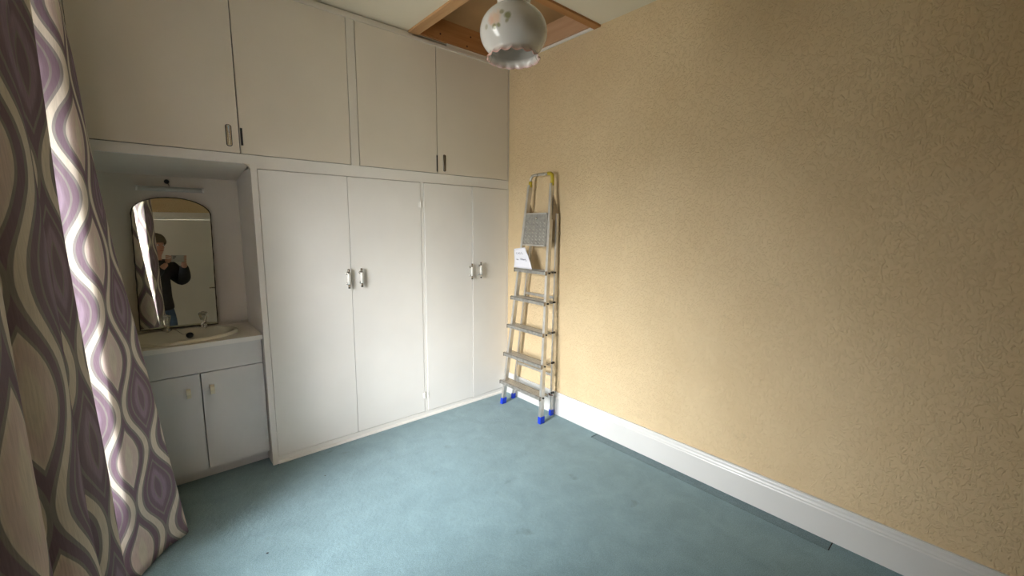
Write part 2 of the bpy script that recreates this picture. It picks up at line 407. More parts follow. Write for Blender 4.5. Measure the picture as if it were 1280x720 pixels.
for i, (a, b) in enumerate(((-2.342, -1.774), (-1.769, -1.2175), (-1.1625, -.6365), (-.6315, -.0165))):
    d = obj('door', slab(a, b, UZ0, UZ1, -.006 if i != 1 else -.0045), M['upper'], over, bevel=.0015)
    if i == 0: cup_pull(d, -1.816, 1.735, 1.832, -.006, M['chrome'], .017)
    if i == 3: cup_pull(d, -.578, 1.722, 1.826, -.006, M['oldchrome'], .014)
    if i == 1: obj('edge_handle', bx(-1.7665, -1.757, -.0085, -.0045, 1.742, 1.826), M['black'], d, bevel=.001)
    if i == 2: obj('edge_handle', bx(-.6405, -.632, -.0085, -.006, 1.712, 1.82), M['black'], d, bevel=.001)
obj('door', slab(XL + .004, -2.39, UZ0, UZ1), M['upper'], over, bevel=.0015)
# alcove lining --------------------------------------------------------
alc = empty('wall_alcove', (-2.06, .2, .75), kind='structure')
bm = prism([(-2.42, .02, 1.655), (-2.42, YW, 1.602), (-2.42, YW, 1.69), (-2.42, .02, 1.69)], (.6845, 0, 0))
obj('alcove_ceiling', bm, M['plaster'], alc)
obj('back_panel', bx(-2.42, -1.735, YW, YW + .03, 0, 1.69), M['plaster'], alc)
# rounded corner fillet at top right front
pts = [(-1.735, .0, 1.655)]
for i in range(9):
    th = math.radians(90 * i / 8); pts.append((-1.735 - .03 * (1 - math.sin(th)) * 1, .0, 1.655 - .03 * (1 - math.cos(th))))
obj('corner_fillet', prism([(x, .0005, z) for x, _, z in pts], (0, .03, 0)), M['plaster'], alc)
tag(obj('trim_1', bx(XL, -2.42, 0, YW, 0, 1.654), M['plaster']), kind='structure')

# tall wardrobes ---------------------------------------------------------
ward = empty('fitted_wardrobe', (-.87, 0, 0), 'tall white painted four-door fitted wardrobe reaching the right wall', 'wardrobe')
obj('side_panel', bx(-1.7345, -1.7065, -.012, .46, 0, 1.634), M['gloss'], ward, bevel=.003)
obj('post', bx(-.7655, -.7435, -.004, .02, .04, 1.634), M['gloss'], ward, bevel=.0015)
obj('post', bx(-.0145, -.001, -.004, .02, .04, 1.634), M['gloss'], ward, bevel=.0015)
obj('plinth', bx(-1.7065, -.0012, -.004, .02, 0, .0385), M['gloss'], ward, bevel=.0015)
obj('floor_bead', prism([(-1.7065, -.004, 0), (-1.7065, -.016, 0), (-1.7065, -.0155, .008), (-1.7065, -.0115, .0125), (-1.7065, -.004, .014)], (1.704, 0, 0)), M['gloss'], ward)
obj('carcass', bx(-1.7065, -.001, .03, .49, .002, 1.634), M['dark'], ward)
def bar_handle(parent, x, yf, z0, z1):
    """white grip between two dark chrome tips that stand off on short legs"""
    zl = z0 + (z1 - z0) * .22; zh = z1 - (z1 - z0) * .22; so = .022
    hd = obj('handle', tube([(x, yf - so, zl), (x, yf - so, zh)], .0085, 12), M['whitehandle'], parent, True)
    for za, zb in ((z0, zl), (zh, z1)):
        obj('tip', tube([(x, yf - so, za), (x, yf - so, zb)], .0065, 10), M['oldchrome'], hd, True)
    for z in (zl + .002, zh - .002):
        obj('leg', tube([(x, yf - so, z), (x, yf, z)], .0045, 8), M['chrome'], hd, True)
        obj('rose', tube([(x, yf - .004, z), (x, yf, z)], [.008, .010], 12), M['chrome'], hd, True)
    return hd
def hinge(parent, x, z, yf):
    bm = tube([(x, yf - .004, z - .022), (x, yf - .004, z + .022)], .0045, 8); bx(x - .011, x + .011, yf - .0035, yf, z - .02, z + .02, bm)
    return obj('hinge', bm, M['gloss'], parent)
WD = ((-1.7035, -1.2465, -1.268), (-1.2435, -.7680, -1.190), (-.7410, -.3530, -.3705), (-.3495, -.0175, -.290))
for i, (a, b, hx_) in enumerate(WD):
    yf = (-.006, -.006, -.010, -.004)[i]
    bm = slab(a, b, .0425, 1.6305, yf)
    if i == 3:   # hung a little out of true, its left edge standing proud
        for v in bm.verts: v.co.y -= (b - v.co.x) * .030
    d = obj('door', bm, M['door'], ward, bevel=.0015)
    hy = yf - ((b - hx_) * .030 if i == 3 else 0)
    bar_handle(d, hx_, hy, (.972, .975, .962, .966)[i], (1.09, 1.09, 1.078, 1.085)[i])
    hxx = a - .0005 if i in (0, 2) else b + .0005
    if i != 3:
        for z in (.165, 1.49): hinge(d, hxx, z, -.006)

# vanity unit ---------------------------------------------------------------
van = empty('vanity_unit', (-2.06, .2, 0), 'low white two-door vanity unit with cream countertop under the mirror', 'cupboard')
VX0, VX1 = -2.415, -1.7365
obj('body', bx(VX0, VX1, .054, YW - .002, .07, .60), M['laminate'], van)
obj('kick_board', bx(VX0, VX1, .098, .116, 0, .07), M['laminate'], van)
obj('drawer_front', slab(VX0 + .002, VX1 - .003, .598, .728, .032), M['laminate'], van, bevel=.0015)
vd = []
for a, b, px_ in ((VX0 + .002, -2.3215, None), (-2.3185, -2.0235, -2.075), (-2.0185, VX1 - .003, -1.977)):
    d = obj('door', slab(a, b, .074, .593, .032), M['laminate'], van, bevel=.0015)
    if px_:
        obj('handle', prism([(px_ - .009, .032, .475), (px_ - .009, .014, .480), (px_ - .009, .010, .50), (px_ - .009, .014, .520), (px_ - .009, .032, .525)], (.018, 0, 0)), M['pull'], d, bevel=.003)
# countertop with oval hole
BC = Vector((-2.075, .195, 0)); RA, RB = .255, .165
def countertop():
    bm = bmesh.new(); n = 48; x0, x1, y0, y1 = VX0, VX1, .004, YW - .001; zt, zb = .757, .733
    ring, rect = [], []
    for i in range(n):
        th = 2 * math.pi * i / n; c, s = math.cos(th), math.sin(th)
        ring.append((BC.x + c * (RA - .012), BC.y + s * (RB - .012)))
        # ray to rectangle
        tx = ((x1 if c > 0 else x0) - BC.x) / c if abs(c) > 1e-6 else 1e9; ty = ((y1 if s > 0 else y0) - BC.y) / s if abs(s) > 1e-6 else 1e9
        t_ = min(tx, ty); rect.append([BC.x + c * t_, BC.y + s * t_])
    for cx, cy in ((x0, y0), (x1, y0), (x1, y1), (x0, y1)):      # snap the nearest to each corner
        j = min(range(n), key=lambda i: (rect[i][0] - cx) ** 2 + (rect[i][1] - cy) ** 2); rect[j] = [cx, cy]
    R = {}
    for z in (zt, zb):
        R[z] = ([bm.verts.new((x, y, z)) for x, y in ring], [bm.verts.new((x, y, z)) for x, y in rect])
    for i in range(n):
        j = (i + 1) % n
        for z in (zt, zb): a, b = R[z]; bm.faces.new([a[i], a[j], b[j], b[i]])
        bm.faces.new([R[zt][1][i], R[zt][1][j], R[zb][1][j], R[zb][1][i]]); bm.faces.new([R[zt][0][i], R[zt][0][j], R[zb][0][j], R[zb][0][i]])
    return bm
obj('countertop', countertop(), M['worktop'], van)
obj('edge_strip', bx(VX0, VX1, -.001, .0035, .7335, .757), M['gloss'], van, bevel=.001)
obj('back_upstand', bx(VX0, VX1, YW - .012, YW - .0015, .757, .772), M['worktop'], van, bevel=.002)

# basin
bas = empty('wash_basin', (BC.x, BC.y, .757), 'cream oval inset wash basin in the vanity countertop', 'basin')
prof = [(1.0, .7575), (1.0, .764), (.985, .771), (.955, .7745), (.915, .773), (.885, .766), (.855, .748), (.81, .71), (.72, .67), (.55, .635), (.30, .618), (.09, .614), (.09, .606), (.32, .610), (.57, .627), (.75, .664), (.835, .705), (.88, .745), (.93, .7575)]
bm = bmesh.new(); n = 56; rings = []
for r, z in prof:
    off = .03 * max(0, min(1, (.80 - r) / .5)) if r < .8 else 0     # bowl deepest towards the back
    inner = r < .87
    rg = []
    for i in range(n):
        th = 2 * math.pi * i / n; y = math.sin(th) * RB * r; x = math.cos(th) * RA * r
        if inner and y > 0: y *= .78                                # wide tap ledge behind
        rg.append(bm.verts.new((BC.x + x, BC.y + y - (.006 if inner else 0), z)))
    rings.append(rg)
for a, b in zip(rings, rings[1:]):
    for i in range(n): bm.faces.new([a[i], a[(i + 1) % n], b[(i + 1) % n], b[i]])
obj('bowl', bm, M['ceramic'], bas, True)
def basin_tap(x):
    y, z = .338, .7735
    bm = lathe([(.021, 0), (.021, .006), (.013, .010), (.011, .026), (.014, .030), (.014, .034), (0.0, .036)], (x, y, z), 16)
    tp = obj('tap', bm, M['chrome'], bas, True)
    obj('spout', tube([(x, y - .006, z + .018), (x, y - .05, z + .026), (x, y - .082, z + .022), (x, y - .090, z + .010)], [.010, .009, .008, .007], 10), M['chrome'], tp, True)
    bm = bmesh.new(); pr = [(.010, .034), (.0145, .038), (.0215, .068), (.0225, .076), (.017, .081), (0, .081)]
    lathe(pr, (x, y, z), 10, bm); obj('tap_knob', bm, M['acrylic'], tp)
    obj('cap', lathe([(.009, .0812), (.009, .0835), (0, .0845)], (x, y, z), 10), M['chrome'], tp)
for x in (-2.127, -1.962): basin_tap(x)
pc = Vector((-2.035, .262, .7505))
pn = Vector((0, -.75, .66)).normalized()
bm = tube([pc + pn * -.002, pc + pn * .003, pc + pn * .008], [.0165, .0165, .013], 16); obj('overflow_cover', bm, M['black'], bas, True)
ch = []
for i in range(15):
    t_ = i / 14; ch.append((-2.095 + .045 * t_ ** .9, .335 - .08 * t_, .776 - .012 * t_ - .02 * math.sin(math.pi * t_) * t_))
obj('plug_chain', tube(ch, .0014, 6), M['chrome'], bas, True)

# mirror -----------------------------------------------------------------
NM = Vector((-.0432, -.9971, .0624)).normalized()
mir = empty('arched_mirror', (-2.06, .365, .79), 'frameless arched mirror leaning on the back of the recess behind the basin', 'mirror')
zc_ = Vector((0, 0, 1)); mu = (zc_ - NM * zc_.dot(NM)).normalized(); mr = mu.cross(NM).normalized()
if mr.x < 0: mr = -mr
ro = math.radians(1.4); mu2 = mu * math.cos(ro) + mr * math.sin(ro); mr2 = mr * math.cos(ro) - mu * math.sin(ro)
foot = Vector((-2.0475, .38, 1.165))
def mpt(a, z, d=0):   # a across, z along the height measured from the foot point
    return foot + mr2 * a + mu2 * z + NM * d
def arch(inset, wob=0):
    L, Rr, zb, zs, zt = -.180 + inset, .163 - inset, -.386 + inset, .235, .326 - inset
    pts = [];  n = 14
    for i in range(n): pts.append((L + (Rr - L) * i / n, zb))
    for i in range(20): pts.append((Rr, zb + (zs - zb) * i / 20))
    c = (L + Rr) / 2; hw = (Rr - L) / 2
    for i in range(28):
        th = math.pi * i / 28; pts.append((c + hw * math.cos(th), zs + (zt - zs) * math.sin(th)))
    for i in range(20): pts.append((L, zs + (zb - zs) * i / 20))
    if wob: pts = [(a + wob * math.sin(i * 2.4), z + wob * .6 * math.cos(i * 3.1)) for i, (a, z) in enumerate(pts)]
    return pts
O_, I_ = arch(0, .0012), arch(.0045)
bm = bmesh.new()
A = [bm.verts.new(mpt(a, z, -.006)) for a, z in O_]; B = [bm.verts.new(mpt(a, z, -.0015)) for a, z in O_]; C_ = [bm.verts.new(mpt(a, z, 0)) for a, z in I_]
for i in range(len(A)):
    j = (i + 1) % len(A); bm.faces.new([A[i], A[j], B[j], B[i]]); bm.faces.new([B[i], B[j], C_[j], C_[i]])
bm.faces.new(A)
obj('chipped_edge', bm, plain('dark_mirror_edge', (.05, .045, .03), .35, .3), mir)
bm = bmesh.new(); bm.faces.new([bm.verts.new(mpt(a, z, .0002)) for a, z in I_])
g_ = obj('glass', bm, M['mirror'], mir)

# strip light over the mirror ----------------------------------------------
sl = empty('strip_light', (-2.046, .42, 1.53), 'slim white strip light with black pull knob above the arched mirror', 'light')
obj('backplate', bx(-2.175, -1.917, .398, .4195, 1.522, 1.546), M['whitehandle'], sl, bevel=.002)
obj('tube_cover', tube([(-2.181, .385, 1.531), (-1.911, .385, 1.531)], .013, 14), M['ltube'], sl, True)
for x in (-2.186, -1.906): obj('end_cap', tube([(x - .004, .387, 1.532), (x + .004, .387, 1.532)], .0145, 14), M['whitehandle'], sl, True)
obj('knob', tube([(-2.06, .4195, 1.572), (-2.06, .400, 1.572), (-2.06, .394, 1.572)], [.011, .0115, .008], 14), M['black'], sl, True)
obj('pull_cord', tube([(-2.056, .408, 1.566), (-2.05, .405, 1.548)], .0018, 6), M['oldchrome'], sl)

# ---------------------------------------------------------------- loft hatch
hat = empty('loft_hatch', ((HX0 + HX1) / 2, (HY0 + HY1) / 2, H), 'timber framed loft hatch in the ceiling corner above the wardrobe', 'hatch')
zt = H + .135
obj('frame_board', bx(HX0 - .062, HX0 + .003, HY0 - .045, -.006, H - .013, H - .0005), M['pine_y'], hat, bevel=.001)
obj('frame_board', bx(HX0 + .0035, -.003, HY0 - .045, HY0 + .004, H - .013, H - .0005), M['pine_x'], hat, bevel=.001)
obj('lining_board', bx(HX0 + .0, HX0 + .018, HY0 + .0, HY1 + .008, H - .0, zt), M['pine_y'], hat)
obj('lining_board', bx(HX0 + .019, HX1, HY0 + .0, HY0 + .018, H, zt), M['pine_x'], hat)
lb = obj('lining_board', bx(HX0 + .019, HX1 - .02, -.012, .008, H + .0005, zt), M['pine_x'], hat)
obj('lining_board', bx(HX1 - .019, HX1, HY0 + .019, -.013, H + .004, zt), M['pine_p'], hat)
for x, z in ((-.60, H + .04), (-.39, H + .018), (-.36, H + .085)):
    obj('knot', tube([(x, -.013, z), (x, -.0118, z)], .0065, 10), M['knot'], lb)
obj('hatch_panel', bx(HX0 - .02, HX1, HY0 - .02, HY1 + .008, zt, zt + .012), M['hardboard'], hat)
obj('edge_trim', bx(-.011, -.0005, HY0 + .004, -.001, H - .012, H + .003), M['gloss'], hat, bevel=.001)

# ---------------------------------------------------------------- pendant lamp
LC = Vector((-1.1931, -1.4334, 1.982))
lam = empty('pendant_lamp', (LC.x, LC.y, H), 'pendant lamp with opal glass globe, painted roses and frilled pink rim', 'lamp')
def shade_mat():
    a = N('painted_opal_glass'); co = a.co('Object')
    # object space = world minus lamp empty (0 offset handled by mesh coordinates around the shade centre)
    mp = a.n('ShaderNodeMapping'); mp.inputs['Location'].default_value = (-LC.x, -LC.y, -LC.z); a.l(a.geo(), mp.inputs[0]); v = mp.outputs[0]
    base = (.80, .78, .74, 1)
    nz = a.noise(v, 38, 3)
    def blob(cx, cy, cz, r, soft=.35, nf=.9):
        vd_ = a.n('ShaderNodeVectorMath', operation='DISTANCE'); a.l(v, vd_.inputs[0]); vd_.inputs[1].default_value = (cx, cy, cz)
        d_ = a.math('DIVIDE', vd_.outputs['Value'], r)
        d_ = a.math('ADD', d_, a.math('MULTIPLY', a.math('SUBTRACT', nz, .5), nf * 2))
        mr_ = a.n('ShaderNodeMapRange'); a.l(d_, mr_.inputs[0]); mr_.inputs[1].default_value = 1 + soft; mr_.inputs[2].default_value = 1 - soft
        return mr_.outputs[0]
    c = base
    for (p_, r, col, st) in (((-.1035, -.0330, .006), .020, (.86, .62, .44, 1), .8), ((-.108, -.018, .004), .012, (.86, .52, .38, 1), .5),
                             ((-.086, -.070, .004), .0105, (.30, .30, .12, 1), .85), ((-.094, -.053, .018), .007, (.36, .33, .16, 1), .7), ((-.086, -.068, -.008), .006, (.32, .30, .13, 1), .7),
                             ((-.103, -.030, -.021), .0085, (.32, .31, .12, 1), .85), ((-.099, -.043, -.019), .006, (.34, .34, .15, 1), .8), ((-.1105, .004, -.012), .007, (.42, .38, .22, 1), .6),
                             ((.07, .07, .03), .02, (.86, .60, .45, 1), .8), ((.05, .09, .0), .01, (.30, .32, .13, 1), .8)):
        m_ = a.math('MULTIPLY', blob(*p_, r), st); c = a.mix(m_, c, col)
    at = a.n('ShaderNodeAttribute'); at.attribute_name = 'pink'
    c = a.mix(at.outputs['Fac'], c, (.80, .42, .36, 1))
    a.color(c); a.b.inputs['Roughness'].default_value = .14; a.b.inputs['Coat Weight'].default_value = .4; a.b.inputs['Coat Roughness'].default_value = .1
    a.b.inputs['Subsurface Weight'].default_value = .25; a.b.inputs['Subsurface Radius'].default_value = (.03, .03, .03); a.b.inputs['Subsurface Scale'].default_value = .3
    return a.m
M['shade'] = shade_mat()
def shade():
    bm = bmesh.new(); n = 120; NS = 10
    prof = []   # (r, z, pink, scallop amplitude in z, ripple amplitude in r)
    prof += [(.052, .205, 0, 0, 0), (.064, .190, 0, 0, 0), (.068, .165, 0, 0, 0), (.062, .140, 0, 0, 0), (.056, .110, 0, 0, 0), (.0545, .092, 0, 0, 0), (.056, .080, 0, 0, 0)]
    for i in range(13):
        th = math.radians(58 - i * 8.3); prof.append((.111 * math.cos(th), .088 * math.sin(th), 0, 0, 0))
    prof += [(.0785, -.0625, .05, 0, .1), (.0785, -.0665, .12, 0, .2), (.0805, -.0710, .25, 0, .5), (.0840, -.0760, .55, 0, .9), (.0868, -.0795, .85, 0, 1.2), (.0872, -.0815, 1, 0, 1.3),
             (.0855, -.0812, .8, 0, 1.3), (.0820, -.0765, .35, 0, .9), (.0775, -.0700, .08, 0, .4), (.0755, -.0640, 0, 0, 0)]
    prof += [(.083, -.052, 0, 0, 0), (.100, -.033, 0, 0, 0), (.107, 0, 0, 0, 0), (.100, .033, 0, 0, 0), (.056, .074, 0, 0, 0), (.051, .09, 0, 0, 0), (.051, .11, 0, 0, 0), (.058, .14, 0, 0, 0), (.063, .165, 0, 0, 0), (.049, .203, 0, 0, 0)]
    lay = bm.verts.layers.float.new('pink'); rings = []
    for r, z, pk, sc, rp in prof:
        rg = []
        for j in range(n):
            th = 2 * math.pi * j / n
            s_ = abs(math.sin(th * NS / 2)); zz = z - sc * .012 * (s_ ** .6 - .6)
            rr = r + rp * .0022 * math.cos(th * NS * 1.6); zz -= rp * .0048 * (abs(math.sin(th * NS * .8)) ** .7 - .5)
            v = bm.verts.new((LC.x + rr * math.cos(th), LC.y + rr * math.sin(th), LC.z + zz)); v[lay] = min(1, pk * (1.0 if rp else (.35 + .9 * s_))); rg.append(v)
        rings.append(rg)
    for a, b in zip(rings, rings[1:] + rings[:1]):
        for j in range(n): bm.faces.new([a[j], a[(j + 1) % n], b[(j + 1) % n], b[j]])
    return bm
obj('lamp_shade', shade(), M['shade'], lam, True)
obj('gallery', lathe([(.0, .222), (.035, .220), (.056, .210), (.056, .200), (.050, .198), (.0, .2)], LC, 32), M['chrome'], lam, True)
obj('bulb_holder', lathe([(.0, .215), (.02, .21), (.019, .15), (.0, .148)], LC, 20), M['whitehandle'], lam, True)
obj('bulb', lathe([(.0, .15), (.013, .148), (.014, .12), (.028, .085), (.030, .06), (.020, .035), (0, .028)], LC, 24), M['ltube'], lam, True)
obj('flex', tube([LC + Vector((0, 0, .22)), Vector((LC.x, LC.y, H - .02))], .0035, 8), M['whitehandle'], lam, True)
obj('ceiling_rose', lathe([(0, -.024), (.014, -.024), (.03, -.014), (.038, -.004), (.038, 0), (0, 0)], (LC.x, LC.y, H), 28), M['whitehandle'], lam, True)

# ---------------------------------------------------------------- step ladder leaning on the right wall
lad = empty('step_ladder', (-.13, -.37, 0), 'folded aluminium step ladder with blue feet leaning on the beige wall', 'ladder')
def lerp(a, b, t_): return Vector(a) * (1 - t_) + Vector(b) * t_
FL = ((-.188, -.178, 0), (-.062, -.325, 1.690)); FR = ((-.200, -.606, 0), (-.062, -.533, 1.700))
BL = ((-.062, -.150, 0), (-.034, -.338, 1.470)); BR = ((-.052, -.560, 0), (-.034, -.556, 1.470))
def onz(S, z): return lerp(S[0], S[1], (z - S[0][2]) / (S[1][2] - S[0][2]))
wv = Vector((0, .0065, 0)); dv = Vector((.013, 0, .001))
for S in (FL, FR):
    st_ = obj('front_stile', beam(onz(S, .035), onz(S, 1.64), (0, .008, 0), (.014, 0, .0)), M['alu'], lad, bevel=.003)
    obj('stile_flange', beam(onz(S, .035) + Vector((-.0155, .0, 0)), onz(S, 1.64) + Vector((-.0155, 0, 0)), (0, .0105, 0), (.0025, 0, 0)), M['alu'], st_, bevel=.001)
    f_ = obj('foot', beam(onz(S, .0015), onz(S, .048), (0, .0125, 0), (.020, 0, .0)), M['blue'], lad, bevel=.003)
for S in (BL, BR):
    obj('back_leg', beam(onz(S, .03), onz(S, 1.44), (0, .0065, 0), (.0095, 0, 0)), M['alu'], lad, bevel=.002)
    obj('foot', beam(onz(S, .0015), onz(S, .042), (0, .0105, 0), (.014, 0, .0)), M['blue'], lad, bevel=.003)
# top hoop
tl, tr_ = onz(FL, 1.64), onz(FR, 1.64); hp = []
up_ = (Vector(FL[1]) - Vector(FL[0])).normalized()
y0, y1 = tl.y, tr_.y
for i in range(17):
    t_ = i / 16; r = .035
    if t_ < .3: a_ = t_ / .3 * math.pi / 2; yy = y0 - r * (1 - math.cos(a_)); zz = 1.672 + r * math.sin(a_)
    elif t_ > .7: a_ = (1 - t_) / .3 * math.pi / 2; yy = y1 + r * (1 - math.cos(a_)); zz = 1.672 + r * math.sin(a_)
    else: s_ = (t_ - .3) / .4; yy = (y0 - r) * (1 - s_) + (y1 + r) * s_; zz = 1.707
    hp.append((-.065 + (zz - 1.67) * .08, yy, zz))
hp = [(-.068, y0, 1.63)] + hp + [(-.068, y1, 1.63)]
tp = obj('top_rail', tube(hp, .0095, 12), M['alu'], lad, True)
obj('yellow_sleeve', tube([(-.068, y0, 1.625), (-.066, y0, 1.665)], .0125, 12), M['yellow'], tp, True)
obj('yellow_sleeve', tube([(-.068, y1, 1.625), (-.066, y1, 1.672), (-.0635, y1 + .006, 1.694), (-.0625, y1 + .022, 1.7055), (-.0625, y1 + .045, 1.7075)], .0125, 12), M['yellow'], tp, True)
for s_ in (.35, .72): yy = y0 * (1 - s_) + y1 * s_; obj('collar', tube([(-.062, yy - .005, 1.707), (-.062, yy + .005, 1.707)], .0115, 12), M['chrome'], tp, True)
# hinge brackets
for S, B_ in ((FL, BL), (FR, BR)):
    a_ = onz(S, 1.52); y = a_.y - .0115 if S is FR else a_.y + .012
    pts = [(-.070, y, 1.560), (-.083, y, 1.40), (-.030, y, 1.392), (-.020, y, 1.45), (-.030, y, 1.475)]
    pts = [(p_[0], y, p_[2]) for p_ in pts]
    br_ = obj('hinge_bracket', prism(pts, (0, -.003, 0)), M['oldchrome'], lad)
    obj('rivet', tube([(-.036, y - .007, 1.41), (-.036, y + .004, 1.41)], .006, 10), M['black'], br_)
    obj('hinge_pin', tube([(-.046, onz(S, 1.43).y, 1.43), (-.034, onz(B_, 1.43).y, 1.43)], .005, 8), M['oldchrome'], br_)
# treads
def tread(z, dp=.082):
    l, r = onz(FL, z), onz(FR, z); x0 = min(l.x, r.x) - .030; x1 = x0 + dp
    yl, yr = l.y + .022, r.y - .006
    bm = prism([(x0, yl, z - .024), (x0 - .002, yl, z - .004), (x0 + .004, yl, z), (x1, yl, z + .001), (x1, yl, z - .018), (x1 - .004, yl, z - .018), (x1 - .004, yl, z - .004), (x0 + .006, yl, z - .005), (x0 + .004, yl, z - .024)], (0, yr - yl, 0))
    t_ = obj('tread', bm, M['tread'], lad)
    for i in range(5):
        xx = x0 + .012 + i * (dp - .02) / 5
        obj('ridge', bx(xx, xx + .006, yr + .004, yl - .004, z + .0002, z + .0022), M['alu'], t_)
    for y in (yl + .001, yr - .001): obj('end_cap', bx(x0 - .003, x0 + .012, y - .002, y + .002, z - .026, z + .002), M['oldchrome'], t_)
    obj('bolt', tube([(r.x, r.y - .009, z - .012), (r.x, r.y - .015, z - .012)], .0065, 8), M['black'], t_)
    b_ = onz(BR, z - .01); obj('buffer', beam((b_.x - .028, r.y * .5 + b_.y * .5 - .0, z - .012), (b_.x, r.y * .5 + b_.y * .5, z - .012), (0, .005, 0), (0, 0, .006)), M['black'], t_)
    return t_
for z in (.190, .410, .628, .842, 1.050): tread(z)
# folded platform
pt = []
for S, s_, z in ((FL, -1, 1.222), (FR, 1, 1.222), (FR, 1, 1.440), (FL, -1, 1.440)):
    q = onz(S, z); pt.append(Vector((q.x - .020, q.y + s_ * .013, z)))
pf = obj('platform', prism(pt, (.007, 0, 0)), M['tread'], lad, bevel=.002)
bm = beam(pt[0] + Vector((-.006, 0, .0)), pt[1] + Vector((-.006, 0, 0)), (0, 0, .005), (.008, 0, 0)); obj('platform_rim', bm, M['alu'], pf, bevel=.002)
bm = beam(pt[2] + Vector((-.003, 0, .0)), pt[3] + Vector((-.003, 0, 0)), (0, 0, .004), (.005, 0, 0)); obj('platform_rim', bm, M['alu'], pf, bevel=.002)
q = (pt[2] + pt[3]) / 2; obj('platform_latch', tube([q + Vector((-.003, 0, -.035)), q + Vector((-.008, 0, -.035))], .010, 14), M['chrome'], pf, True)
obj('platform_slot', bx(q.x - .0035, q.x + .001, q.y - .006, q.y + .006, q.z - .062, q.z - .050), M['black'], pf)
for i in range(7):
    for j in range(6):
        a_ = lerp(pt[0], pt[1], (j + .7) / 6.4); b_ = lerp(pt[3], pt[2], (j + .7) / 6.4); c_ = lerp(a_, b_, (i + .7) / 9.5)
        if i == 0 and j == 0: studs = bmesh.new()
        beam(c_ + Vector((-.0016, -.006, -.004)), c_ + Vector((-.0016, .006, .004)), (0, .0012, -.0018), (.0014, 0, 0), studs)
st_ = obj('tread_pattern', studs, M['alu'], pf); st_['kind'] = 'stuff'
# spreader bar low between the stile and back leg
obj('spreader', tube([(-.062, -.578, .158), (-.095, -.578, .170), (-.10, -.580, .185)], .0045, 8), M['pipe'], lad)
obj('rear_brace', beam(onz(BL, .30), onz(BR, .30), (0, 0, .009), (.003, 0, 0)), M['alu'], lad)
obj('rear_brace', beam(onz(BL, .86), onz(BR, .86), (0, 0, .009), (.003, 0, 0)), M['alu'], lad)

# note on the ladder
nx = lambda q_: Vector(q_)
NP = [nx((-.139, -.232, 1.054)), nx((-.139, -.425, 1.054)), nx((-.137, -.353, 1.205)), nx((-.137, -.235, 1.19))]
def note_sheet():
    bm = bmesh.new(); G = 10; g = []
    for i in range(G + 1):
        row = []
        for j in range(G + 1):
            p_ = lerp(lerp(NP[0], NP[1], j / G), lerp(NP[3], NP[2], j / G), i / G)
            p_.x += -.010 * math.sin(math.pi * j / G) * (i / G) + .004 * math.sin(i * .5); row.append(p_)
        g.append(row)
    F_ = [[bm.verts.new(p_) for p_ in r] for r in g]; K_ = [[bm.verts.new(p_ + Vector((.0006, 0, 0))) for p_ in r] for r in g]
    for i in range(G):
        for j in range(G):
            bm.faces.new([F_[i][j], F_[i][j + 1], F_[i + 1][j + 1], F_[i + 1][j]]); bm.faces.new([K_[i][j], K_[i + 1][j], K_[i + 1][j + 1], K_[i][j + 1]])
    for i in range(G):
        for a_, b_ in (((i, 0), (i + 1, 0)), ((i + 1, G), (i, G)), ((0, i + 1), (0, i)), ((G, i), (G, i + 1))):
            bm.faces.new([F_[a_[0]][a_[1]], F_[b_[0]][b_[1]], K_[b_[0]][b_[1]], K_[a_[0]][a_[1]]])
    return bm, g
bm, grid = note_sheet()
note = empty('paper_note', (-.20, -.32, 1.056), 'white handwritten paper note propped on the top tread of the step ladder', 'note')
obj('sheet', bm, M['paper'], note, True)
def on_note(u_, v_):
    p_ = lerp(lerp(NP[0], NP[1], u_), lerp(NP[3], NP[2], u_), v_); p_.x += -.010 * math.sin(math.pi * u_) * v_ + .004 * math.sin(v_ * 10 * .5) - .0012; return p_
def stroke(pts, bm): return tube([on_note(a_, b_) for a_, b_ in pts], .0011, 5, bm)
wr = bmesh.new()
# two lines of loose handwriting
for u0, vv, hh in ((.24, .70, .09),):
    stroke([(u0 + .09, vv + hh), (u0 + .02, vv + hh * .9), (u0, vv + hh * .3), (u0 + .06, vv), (u0 + .10, vv + .02)], wr)       # C
    stroke([(u0 + .15, vv), (u0 + .20, vv + hh), (u0 + .25, vv)], wr); stroke([(u0 + .17, vv + .035), (u0 + .235, vv + .035)], wr)  # A
    stroke([(u0 + .30, vv + hh), (u0 + .30, vv), (u0 + .36, vv)], wr); stroke([(u0 + .42, vv + hh), (u0 + .42, vv), (u0 + .48, vv)], wr)  # L L
w2 = [(.16, .40), (.19, .46), (.22, .40), (.25, .45), (.28, .40), (.31, .44)]
stroke(w2, wr)
stroke([(.47, .40), (.47, .50)], wr); stroke([(.53, .40), (.53, .50)], wr); stroke([(.47, .45), (.53, .45)], wr)
stroke([(.57, .42), (.61, .45), (.58, .47), (.57, .42), (.62, .40), (.64, .46), (.67, .40), (.70, .46), (.73, .41), (.76, .46), (.80, .40), (.78, .34)], wr)
o_ = obj('handwriting', wr, M['ink'], note); o_['kind'] = 'stuff'

